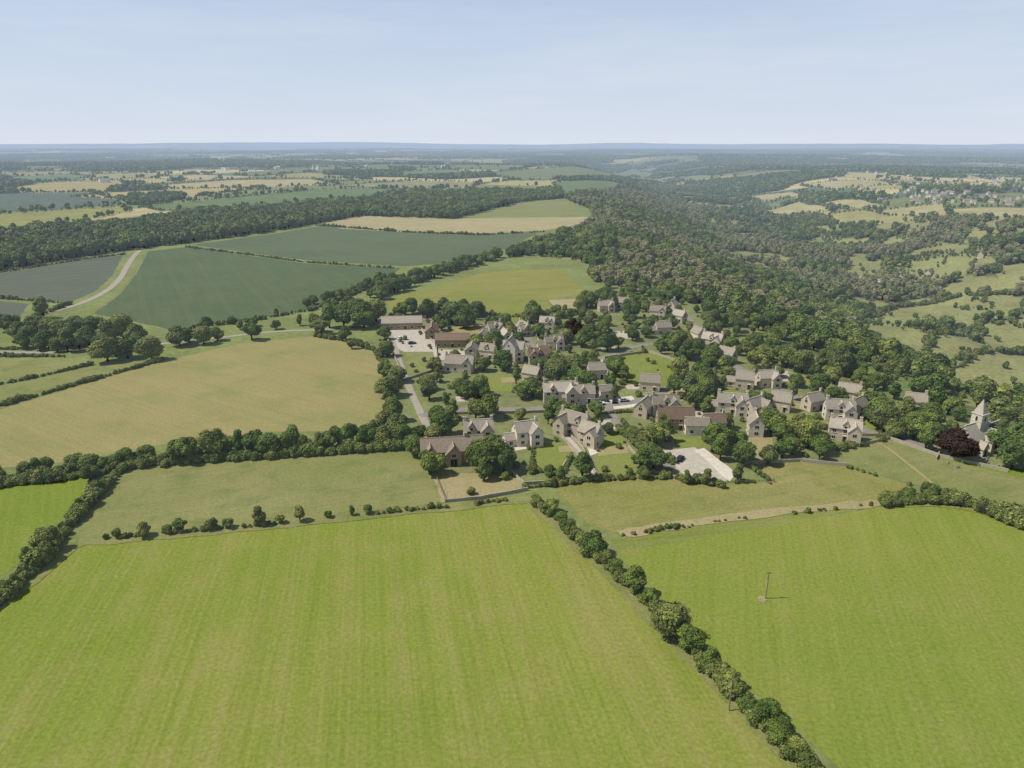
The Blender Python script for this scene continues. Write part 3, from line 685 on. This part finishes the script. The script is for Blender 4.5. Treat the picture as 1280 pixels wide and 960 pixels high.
def fence(pts,name="post_and_rail_fence"):
    pts=resample(S(pts),2.4); p=Part()
    for i,q_ in enumerate(pts):
        z=hz(*q_); p.box((q_[0],q_[1],z+.6),(.12,.12,1.3))
        if i: 
            a_=pts[i-1]; L=math.dist(a_,q_); an=math.atan2(q_[1]-a_[1],q_[0]-a_[0])
            for k in (.45,.8,1.1): p.box(((a_[0]+q_[0])/2,(a_[1]+q_[1])/2+.0,z+k),(L-.13,.05,.1),0,rz=an)
    p.obj(name,[M_pole])
fence([(543,592),(550,610),(558,628)]); fence([(935,585),(968,603),(890,606)]); fence([(684,376),(700,394),(738,391)])
TYRE=plain_mat("tyre",(.02,.02,.02),(.03,.03,.03),3)
def car(u,v,rz,c):
    pm=plain_mat("car_paint",c,tuple(k*.9 for k in c),.5,rough=.3); x,y=site(u,v); p=Part()
    prof=[(-2.15,.35),(-2.2,.75),(-2.05,.98),(-1.7,1.02),(1.0,1.0),(1.95,.85),(2.15,.6),(2.15,.35)]
    def ext(pr,hw,m,ins=0,hw2=None):
        n=len(pr); a=[(q,-hw if z<1.05 else -(hw2 or hw),z) for q,z in pr]; b_=[(q,hw if z<1.05 else (hw2 or hw),z) for q,z in pr]
        p.add(a+b_,[tuple(range(n))[::-1],tuple(range(n,2*n))]+[(i,(i+1)%n,n+(i+1)%n,n+i) for i in range(n)],m)
    ext(prof,.88,0); ext([(-1.75,1.0),(-1.35,1.42),(.25,1.42),(.95,1.0)],.8,1,hw2=.66); ext([(-1.3,1.421),(-1.2,1.47),(.1,1.47),(.2,1.421)],.64,0,hw2=.62)
    for wx_ in (-1.35,1.35):
        for wy in (-.8,.8): p.cyl((wx_,wy-.1,.33),(wx_,wy+.11,.33),.33,.33,12,2)
    p.box((2.14,.0,.62),(.06,1.3,.12),1); 
    p.obj("parked_car",[pm,GLASS,TYRE],loc=(x,y,hz(x,y)+LIFT[0]+.01),rz=math.radians(rz))
for k in ((850,575,58,(.03,.035,.05)),(750,506,10,(.7,.7,.7)),(768,503,80,(.03,.03,.04)),(640,556,30,(.3,.3,.32)),(725,508,5,(.1,.11,.12)),(500,424,80,(.7,.7,.7)),(515,430,20,(.1,.12,.2)),(872,420,110,(.6,.6,.6)),(780,502,15,(.4,.42,.45))): car(*k)
# ------------------------------------------------------------------ hedges
def hedge(pts,h=2.2,w=1.6,step=1.2,gaps=0.,kind="p_bush",name="hedgerow",var=.3,px=True):
    pts=resample(S(pts) if px else pts,step); P3=[];sc=[]
    for i,q_ in enumerate(pts):
        n_=float(vnoise(q_[0],q_[1],7,41))
        if random.random()<gaps*(1.6 if n_<.5 else .4): continue
        for k in range(max(1,int(w/1.6))):
            x=q_[0]+random.uniform(-.5,.5)*w*.7;y=q_[1]+random.uniform(-.5,.5)*w*.7
            s=h/2.6*random.uniform(1-var,1+var)*(.5+.9*n_); P3.append((x,y,hz(x,y)-.1)); sc.append(s)
    scatter(name,kind,P3,sc,rng.integers(0,3,len(P3)))
hedge([(666,624),(700,655),(740,693),(795,740),(840,790),(880,830),(920,876),(975,930),(1030,982),(1100,1050),(1200,1180)],2.4,2.8,.9,.05,var=.4)
hedge([(160,580),(112,628),(62,690),(20,735),(-40,790),(-200,930)],2.8,3.2,1.,.1,var=.4)
hedge([(-200,622),(0,606),(110,594),(158,583),(270,575),(400,566),(505,559),(540,556)],2.8,6,1.)
hedge([(95,679),(200,668),(330,657),(470,642),(560,634),(664,623)],1.3,1.4,1.2,.5)
hedge([(1108,630),(1150,626),(1195,626),(1240,642),(1290,660),(1450,710)],3.0,5,.9)
hedge([(780,671),(850,658)],1.3,1.4,1.,.5); hedge([(850,660),(930,648),(1010,640),(1100,630)],1.,1.2,1.2,.75)
hedge([(-200,528),(0,508),(100,480),(205,450)],2.,1.8,1.2); hedge([(-200,500),(0,481),(60,469),(115,456)],1.7,1.5,1.2)
hedge([(-200,445),(0,437),(60,436)],1.8,1.6,1.3,0,"p_bushm"); hedge([(-200,452),(0,446),(80,446)],1.5,1.6,1.3,.1,"p_bushm")
hedge([(232,309),(320,320),(380,328),(500,336)],2,2,2,.1,"p_bushm"); hedge([(395,282),(500,290),(600,294),(680,290)],3,3,2,.1,"p_bushm")
hedge([(0,373),(88,380),(50,395)],2.2,2.5,2,0,"p_bushm"); hedge([(-200,345),(0,341),(100,325),(156,318)],2,2.5,2,0,"p_bushm")
hedge([(770,533),(800,560),(832,596)],2.4,2,.8,var=.08,name="garden_hedge"); hedge([(778,528),(812,556),(838,580)],2.2,1.6,.8,var=.08,name="garden_hedge")
hedge([(745,518),(800,514),(835,540)],1.8,1.4,.8,var=.08,name="garden_hedge"); hedge([(490,400),(560,392),(640,396),(700,393)],2.5,2.5,1.2,.1)
hedge([(395,421),(432,426),(470,440),(488,470),(486,520),(465,538)],2.5,3,1.2,.1); hedge([(846,600),(900,608),(890,604)],2,2,1,.1)
hedge([(920,604),(968,604),(935,584)],1.4,1.4,1.2,.5); hedge([(655,610),(700,606),(745,600),(835,598)],1.8,1.8,1.1,.2)
hedge([(1060,585),(1135,606)],1.2,1.2,1.3,.6); hedge([(1050,562),(1110,548)],2,2,1.2,.3); hedge([(215,414),(310,402),(390,388),(480,353)],2.5,3,1.5,.1,"p_bushm")
hedge([(666,560),(666,590),(705,592),(714,572)],1.5,1.2,.8,.1,var=.1,name="garden_hedge"); hedge([(540,556),(545,590)],2,2,1)
hedge([(690,604),(740,600)],1.5,1.3,1,.2)
hedge([(1060,402),(1120,384),(1200,370),(1290,368)],4,5,3,.2,"p_bushm"); hedge([(1150,470),(1160,425),(1230,400)],4,5,3,.2,"p_bushm"); hedge([(1200,450),(1290,440),(1380,450)],4,5,3,.3,"p_bushm")
# ------------------------------------------------------------------ individual trees
NAMES=["ash_tree","sycamore_tree","oak_tree","lime_tree","beech_tree","hornbeam_tree","poplar_tree"]; TP=[]
def tree(x,y,h,k=None,nm=None,me=None):
    k=random.choice([0,1,2,3,4,5,0,2,4,6]) if k is None else k
    o=bpy.data.objects.new(nm or NAMES[k],me or HI[k]); s=h/10
    o.location=(x,y,hz(x,y)-.1); o.scale=(s*random.uniform(.85,1.2),s*random.uniform(.85,1.2),s*random.uniform(.9,1.08)); o.rotation_euler=(0,0,random.uniform(0,6.28)); COL.objects.link(o); TP.append((x,y))
EX=[(35,705,5),(62,688,7),(60,700,5),(20,735,4),(100,640,4.5),(122,618,5),(8,745,4),(112,600,6),
(180,670,4.5),(226,664,4),(325,657,6),(375,651,5.5),(440,644,3.5),(460,642,3),(147,672,3),(210,667,3),(285,660,3),(265,662,3.5),(350,654,3),(410,647,2.5),
(690,641,5),(703,652,3.5),(713,663,3.5),(742,693,7),(757,706,4),(770,715,4),(792,742,7.5),(812,755,4.5),(838,795,8.5),(862,815,7),(888,835,5),(912,860,4.5),(935,893,4.5),(957,905,5),(975,925,5),(995,945,4),
(55,398,14),(40,428,11),(62,436,12),(90,432,13),(112,433,12),(130,440,11),(155,425,15),(135,452,13),(160,448,11),(190,450,12),(78,425,12),(25,425,11),(10,415,12),(100,438,9),(175,438,9),(72,440,8),(50,438,8),(120,425,13),(145,445,9),(85,440,12),(105,425,13),(65,422,12),(30,436,9),(140,430,14),(48,415,12),(95,418,12),(170,430,11),
(225,432,11),(255,430,10),(258,412,8),(315,425,11),(318,408,6),(300,412,6),(345,412,6),(375,407,7),(395,415,12),(412,410,14),(430,410,15),(455,410,16),(470,402,13),(440,398,14),(420,396,12),(432,425,8),(440,436,7),(385,384,5),(345,395,5),(290,405,5),(402,418,10),(448,404,15),(236,428,8),(272,426,8),
(565,405,14),(580,410,12),(595,400,8),(548,407,8),(735,460,9),(498,404,6),
(520,570,7),(538,592,9),(600,588,12),(612,592,13),(595,580,10),(618,583,12),(630,590,9),(605,600,8),
(803,590,9),(800,585,7),(820,555,9),(832,552,9),(827,540,8),(890,565,11),(900,575,9),(883,605,6),(922,602,7),(858,605,5),(935,575,6),(1010,560,11),(1000,550,10),(985,560,9),(975,540,8),(990,568,7),(1025,565,8),
(1100,535,13),(1120,540,12),(1140,545,10),(1130,530,12),(1160,535,10),(1250,570,12),(1265,585,11),(1240,560,10),(1275,570,13),(1290,590,13),(1150,548,8),
(700,525,8),(685,530,8),(770,470,10),(780,478,9),(860,500,11),(875,480,12),(850,475,11),(868,510,10),(905,535,7),(925,560,7),(900,552,7),
(1115,628,4),(1135,625,4.5),(1160,622,5),(1190,625,4),(1225,640,4),(1260,652,4.5)]
for u,v,h in EX: tree(*site(u,v),h)
for i in range(48):
    f=i/47; u=-120+660*f+random.uniform(-5,5); v=np.interp(u,[-120,0,150,270,400,500,545],[612,602,583,572,563,556,553])-random.uniform(-2,6)
    h=random.uniform(4.,9)*(1.12 if u>230 else .82)
    tree(*site(u,v),h)
for u,v in ((716,420),(724,424),(1190,570),(1196,575)): tree(*site(u,v),10,0,"copper_beech_tree",COPPER)
for u,v,h in ((1236,562,9),(768,500,8),(720,478,12),(955,470,10),(645,480,8),(990,500,9)): tree(*site(u,v),h,0,"yew_tree",CONI)
for pl,wd,st,hr in (([(470,372),(520,352),(560,340),(600,328),(640,320),(700,312)],14,6,(7,11)),([(385,384),(480,353)],6,8,(5,8))):
    for q_ in resample(S(pl),st):
        for k in range(2): tree(q_[0]+random.uniform(-wd,wd)*.5,q_[1]+random.uniform(-wd,wd)*.5,random.uniform(*hr))
vx=[p[0] for p in VIL];vy=[p[1] for p in VIL]
OPEN=[S(p) for p in ([(757,448),(810,441),(852,455),(840,478),(790,486),(758,468)],[(668,552),(700,550),(712,570),(706,592),(668,590)],[(540,592),(640,590),(660,614),(555,630)],[(822,562),(868,557),(920,590),(905,608),(845,592)],[(476,402),(525,400),(550,430),(545,462),(505,470),(485,435)],[(930,548),(966,545),(970,572),(935,575)],[(740,545),(778,540),(800,590),(748,598)],[(735,503),(790,497),(800,512),(745,518)],[(600,540),(665,540),(665,566),(600,570)],[(530,555),(600,555),(600,600),(530,600)],[(1185,555),(1245,550),(1255,590),(1180,585)],[(590,470),(640,468),(640,490),(590,490)],[(540,436),(592,436),(592,452),(542,452)],[(960,520),(1000,518),(1010,540),(970,545)],[(840,545),(885,548),(885,562),(845,560)],[(620,432),(680,425),(690,452),(630,458)],[(560,408),(605,405),(612,428),(570,432)])]
ROADS=[resample(S(p),4) for p in ([(480,402),(492,430),(505,470),(525,515),(540,545)],[(480,402),(560,398),(640,402),(655,415),(668,440),(700,455),(750,450),(800,430),(850,430)],[(790,372),(830,378),(855,390),(872,415),(890,438),(925,462),(980,490),(1030,515),(1080,540)],[(890,438),(860,470),(810,500),(760,507),(700,510),(620,512),(560,512),(525,520)],[(760,507),(770,530),(800,560),(840,585)],[(700,540),(720,560),(742,592)])]
RP=np.array([p for r in ROADS for p in r]); small=[]
x=min(vx)
while x<max(vx):
    y=min(vy)
    while y<max(vy):
        px=x+random.uniform(-3,3);py=y+random.uniform(-3,3); y+=6.6
        if not inpoly(np.array([px]),np.array([py]),VIL)[0]: continue
        if any(inpoly(np.array([px]),np.array([py]),o_)[0] for o_ in OPEN): continue
        if np.min(np.hypot(RP[:,0]-px,RP[:,1]-py))<3.8: continue
        dmin=min(math.dist((px,py),(b_[0],b_[1]))-b_[2] for b_ in BX)
        if dmin<0.5: continue
        infront=any(0<(b_[1]-py)<b_[2]+8 and abs(px-b_[0]*py/b_[1])<b_[2] for b_ in BX)
        n_=float(vnoise(px,py,30,51))
        if infront or random.random()<.2:
            if random.random()<.6: small.append((px,py))
            continue
        if random.random()<.25+.75*n_: tree(px,py,random.uniform(4,10.5)*(.8+.4*n_))
    x+=6.6
for k in range(700):
    px=random.uniform(min(vx),max(vx));py=random.uniform(min(vy),max(vy))
    if inpoly(np.array([px]),np.array([py]),VIL)[0] and min(math.dist((px,py),(b_[0],b_[1]))-b_[2] for b_ in BX)>-1 and np.min(np.hypot(RP[:,0]-px,RP[:,1]-py))>3: small.append((px,py))
scatter("garden_shrubs","p_bush",[(a_,b_,hz(a_,b_)-.1) for a_,b_ in small],rng.uniform(.3,1.1,len(small)),rng.integers(0,4,len(small)))
# ------------------------------------------------------------------ woods
def wood(name,poly,sp,hr,excl=(),brown=0.,dens=1.,gap=0.,clump=0.):
    xs=[p[0] for p in poly];ys=[p[1] for p in poly]
    X,Y=np.meshgrid(np.arange(min(xs),min(max(xs),3000),sp),np.arange(min(ys),max(ys),sp)); X=X.ravel()+rng.uniform(-.48,.48,X.size)*sp;Y=Y.ravel()+rng.uniform(-.48,.48,Y.size)*sp
    k=inpoly(X,Y,poly)&(np.abs(np.arctan2(X,Y))<math.radians(47))
    for e_ in excl: k&=~inpoly(X,Y,e_)
    if dens<1: k&=rng.random(X.size)<dens*(.5+vnoise(X,Y,60,61))
    if clump>0:
        cn=vnoise(X,Y,34,71)*.6+vnoise(X,Y,13,72)*.4; k&=(cn>clump)|(rng.random(X.size)<.03)
    if gap>0:
        ea=np.interp(X-np.interp(Y,AY,AX),[-160,-60,80],[0,.75,1.]); k&=~((gapn(X,Y)<gap*ea)&(rng.random(X.size)<.95))
    X=X[k];Y=Y[k]; n=len(X); Z=height(X,Y)
    hh=rng.uniform(hr[0],hr[1],n)*(.7+.6*vnoise(X,Y,50,62))/10
    idx=rng.integers(0,4,n); 
    if brown>0:
        bn=vnoise(X,Y,130,63)*.7+vnoise(X,Y,40,64)*.3; bm_=(bn>1-brown)&(rng.random(n)<.8); idx[bm_]=rng.integers(4,6,bm_.sum())
    print(name,n); scatter(name,"p_mid",np.stack([X,Y,Z-.2],1),hh,idx)
wood("woodland_trees",W_LEFT,7.5,(8,14),brown=.15)
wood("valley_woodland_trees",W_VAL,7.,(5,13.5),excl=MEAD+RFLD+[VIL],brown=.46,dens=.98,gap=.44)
for m_ in MEAD: 
    wood("meadow_scrub",m_,5.5,(2,8),clump=.62,brown=.3)
P3=[];sc=[]
for a_,b_ in hedges:
    mr=math.hypot((a_[0]+b_[0])/2,(a_[1]+b_[1])/2); L=math.dist(a_,b_)
    pr=random.random()
    if pr<.08: continue
    sp0=5.+.0022*mr
    n=max(2,int(L/sp0)); tt=np.linspace(0,1,n); X=a_[0]+(b_[0]-a_[0])*tt;Y=a_[1]+(b_[1]-a_[1])*tt
    X=X+rng.normal(0,1.3,n);Y=Y+rng.normal(0,1.3,n); r=np.hypot(X,Y)
    k=(r<15000)&(Y>0)&(np.abs(np.arctan2(X,Y))<math.radians(44))&~inpoly(X,Y,DET)
    if pr>.6: k&=vnoise(X,Y,45,81)>.5
    for f_,_c in FARF: k&=~inpoly(X,Y,f_)
    for f_ in RFLD+[W_VAL,W_LEFT]: k&=~inpoly(X,Y,f_)
    X=X[k];Y=Y[k];r=r[k]; Z=height(X,Y); big=(vnoise(X,Y,30,82)>.6)|(rng.random(len(X))<.07)
    P3+=list(zip(X,Y,Z-.5)); sc+=list(np.where(big,rng.uniform(.7,1.2,len(X)),rng.uniform(.25,.5,len(X)))*(1+r/18000))
print("far hedge",len(P3)); scatter("distant_hedgerow_trees","p_low",P3,sc,rng.integers(0,3,len(P3)))
P3=[];sc=[]
for f_,_c in FARF+[(r_,0) for r_ in RFLD]:
    for q_ in resample(f_+[f_[0]],7):
        r=math.hypot(*q_)
        if r<9000 and abs(math.atan2(q_[0],q_[1]))<.8 and random.random()<.85: P3.append((q_[0]+random.uniform(-2,2),q_[1]+random.uniform(-2,2),hz(*q_)-.3)); sc.append(random.uniform(.25,.6) if random.random()<.75 else random.uniform(.7,1.1))
scatter("distant_field_hedges","p_low",P3,sc,rng.integers(0,3,len(P3)))
bands=[(1600,3200,11),(3200,6000,17),(6000,10000,30),(10000,17000,60)]
for r0,r1,sp in bands:
    n=int(.5*(r1*r1-r0*r0)*1.5/sp/sp); r=np.sqrt(rng.uniform(r0*r0,r1*r1,n)); a_=rng.uniform(-.75,.75,n); X=np.sin(a_)*r;Y=np.cos(a_)*r
    k=woodmask(X,Y)&~inpoly(X,Y,DET)
    for f_,_c in FARF: k&=~inpoly(X,Y,f_)
    for f_ in RFLD+[W_VAL,W_LEFT]: k&=~inpoly(X,Y,f_)
    X=X[k];Y=Y[k];Z=height(X,Y); s=rng.uniform(.9,1.4,len(X))*sp/10*(1 if sp<20 else .8)
    s=np.stack([s,s,np.minimum(s,1.7)],1); print("band",r0,len(X))
    scatter("distant_woods","p_low",np.stack([X,Y,Z-.5],1),s,rng.integers(0,3,len(X)))
sw=S([(155,252),(165,247),(225,245),(232,249),(200,255),(160,257)])
wood("copse_trees",sw,8,(9,13))
# ------------------------------------------------------------------ aerial perspective: haze painted into these materials as emission by distance, no air volume
HZG=bpy.data.node_groups.new("painted_haze",'ShaderNodeTree')
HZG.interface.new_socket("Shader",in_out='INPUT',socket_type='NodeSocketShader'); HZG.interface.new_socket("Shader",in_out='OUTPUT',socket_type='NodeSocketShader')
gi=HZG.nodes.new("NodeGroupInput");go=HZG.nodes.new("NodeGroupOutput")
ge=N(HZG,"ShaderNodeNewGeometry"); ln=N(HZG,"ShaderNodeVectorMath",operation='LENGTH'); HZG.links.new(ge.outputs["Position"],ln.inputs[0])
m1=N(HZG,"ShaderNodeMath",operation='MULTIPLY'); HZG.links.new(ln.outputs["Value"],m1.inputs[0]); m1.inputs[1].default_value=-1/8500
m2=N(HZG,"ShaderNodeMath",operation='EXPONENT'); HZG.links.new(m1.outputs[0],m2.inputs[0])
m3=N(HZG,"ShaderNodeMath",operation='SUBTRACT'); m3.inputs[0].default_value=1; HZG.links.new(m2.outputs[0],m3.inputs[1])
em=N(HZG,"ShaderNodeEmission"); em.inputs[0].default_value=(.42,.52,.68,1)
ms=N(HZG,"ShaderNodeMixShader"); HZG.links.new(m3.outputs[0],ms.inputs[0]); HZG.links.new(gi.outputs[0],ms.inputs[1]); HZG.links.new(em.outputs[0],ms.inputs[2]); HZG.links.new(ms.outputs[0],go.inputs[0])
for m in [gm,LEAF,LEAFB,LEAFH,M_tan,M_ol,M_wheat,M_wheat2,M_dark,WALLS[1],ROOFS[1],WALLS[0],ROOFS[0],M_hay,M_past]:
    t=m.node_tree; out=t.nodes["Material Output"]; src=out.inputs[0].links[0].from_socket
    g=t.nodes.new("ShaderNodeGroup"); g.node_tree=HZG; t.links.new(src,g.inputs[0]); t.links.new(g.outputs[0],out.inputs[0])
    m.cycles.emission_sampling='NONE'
# ------------------------------------------------------------------ sun and sky
el=math.radians(54); sd=Vector((-1.0,-.05,0)).normalized()*math.cos(el); sd.z=math.sin(el)
sl=bpy.data.lights.new("sun",'SUN'); sl.energy=5.0; sl.angle=math.radians(.5); sl.color=(1,.94,.84)
so=bpy.data.objects.new("sun",sl); COL.objects.link(so); so.rotation_euler=sd.to_track_quat('Z','Y').to_euler()
w=bpy.data.worlds.new("World"); scene.world=w; w.use_nodes=True; t=w.node_tree; bg=t.nodes["Background"]
sky=N(t,"ShaderNodeTexSky",sky_type='NISHITA'); sky.sun_disc=False; sky.sun_elevation=el; sky.sun_rotation=math.atan2(sd.x,sd.y)%(2*math.pi)
sky.air_density=1.; sky.dust_density=.3; sky.ozone_density=2.5; sky.altitude=200
tc=N(t,"ShaderNodeTexCoord").outputs["Generated"]; mp=N(t,"ShaderNodeMapping"); mp.inputs["Scale"].default_value=(1.3,1.3,11); mp.inputs["Rotation"].default_value=(0,.10,.3); t.links.new(tc,mp.inputs[0])
nz=noise(t,mp.outputs[0],1.7,8,.6)
ST=.10
sx=N(t,"ShaderNodeSeparateXYZ"); t.links.new(tc,sx.inputs[0])
ab=N(t,"ShaderNodeMath",operation='ABSOLUTE'); t.links.new(sx.outputs[2],ab.inputs[0])
def expz(k,a): 
    ex=N(t,"ShaderNodeMath",operation='EXPONENT'); t.links.new(mul(t,ab.outputs[0],-k),ex.inputs[0]); return mul(t,ex.outputs[0],a)
c=mixc(t,'MIX',expz(2.2,.95),sky.outputs[0],(.53/ST,.645/ST,.86/ST))     # bright blue lower sky
c=mixc(t,'MIX',expz(9.,.9),c,(.71/ST,.765/ST,.84/ST))                     # pale haze at the horizon
c=mixc(t,'MIX',maprange(t,nz,.46,.72,.0,.42),c,(.76/ST,.79/ST,.85/ST))   # thin cirrus
t.links.new(c,bg.inputs[0]); bg.inputs[1].default_value=ST
scene.view_settings.view_transform='Standard'; scene.view_settings.look='None'; scene.view_settings.exposure=0
print("trees",len(TP))
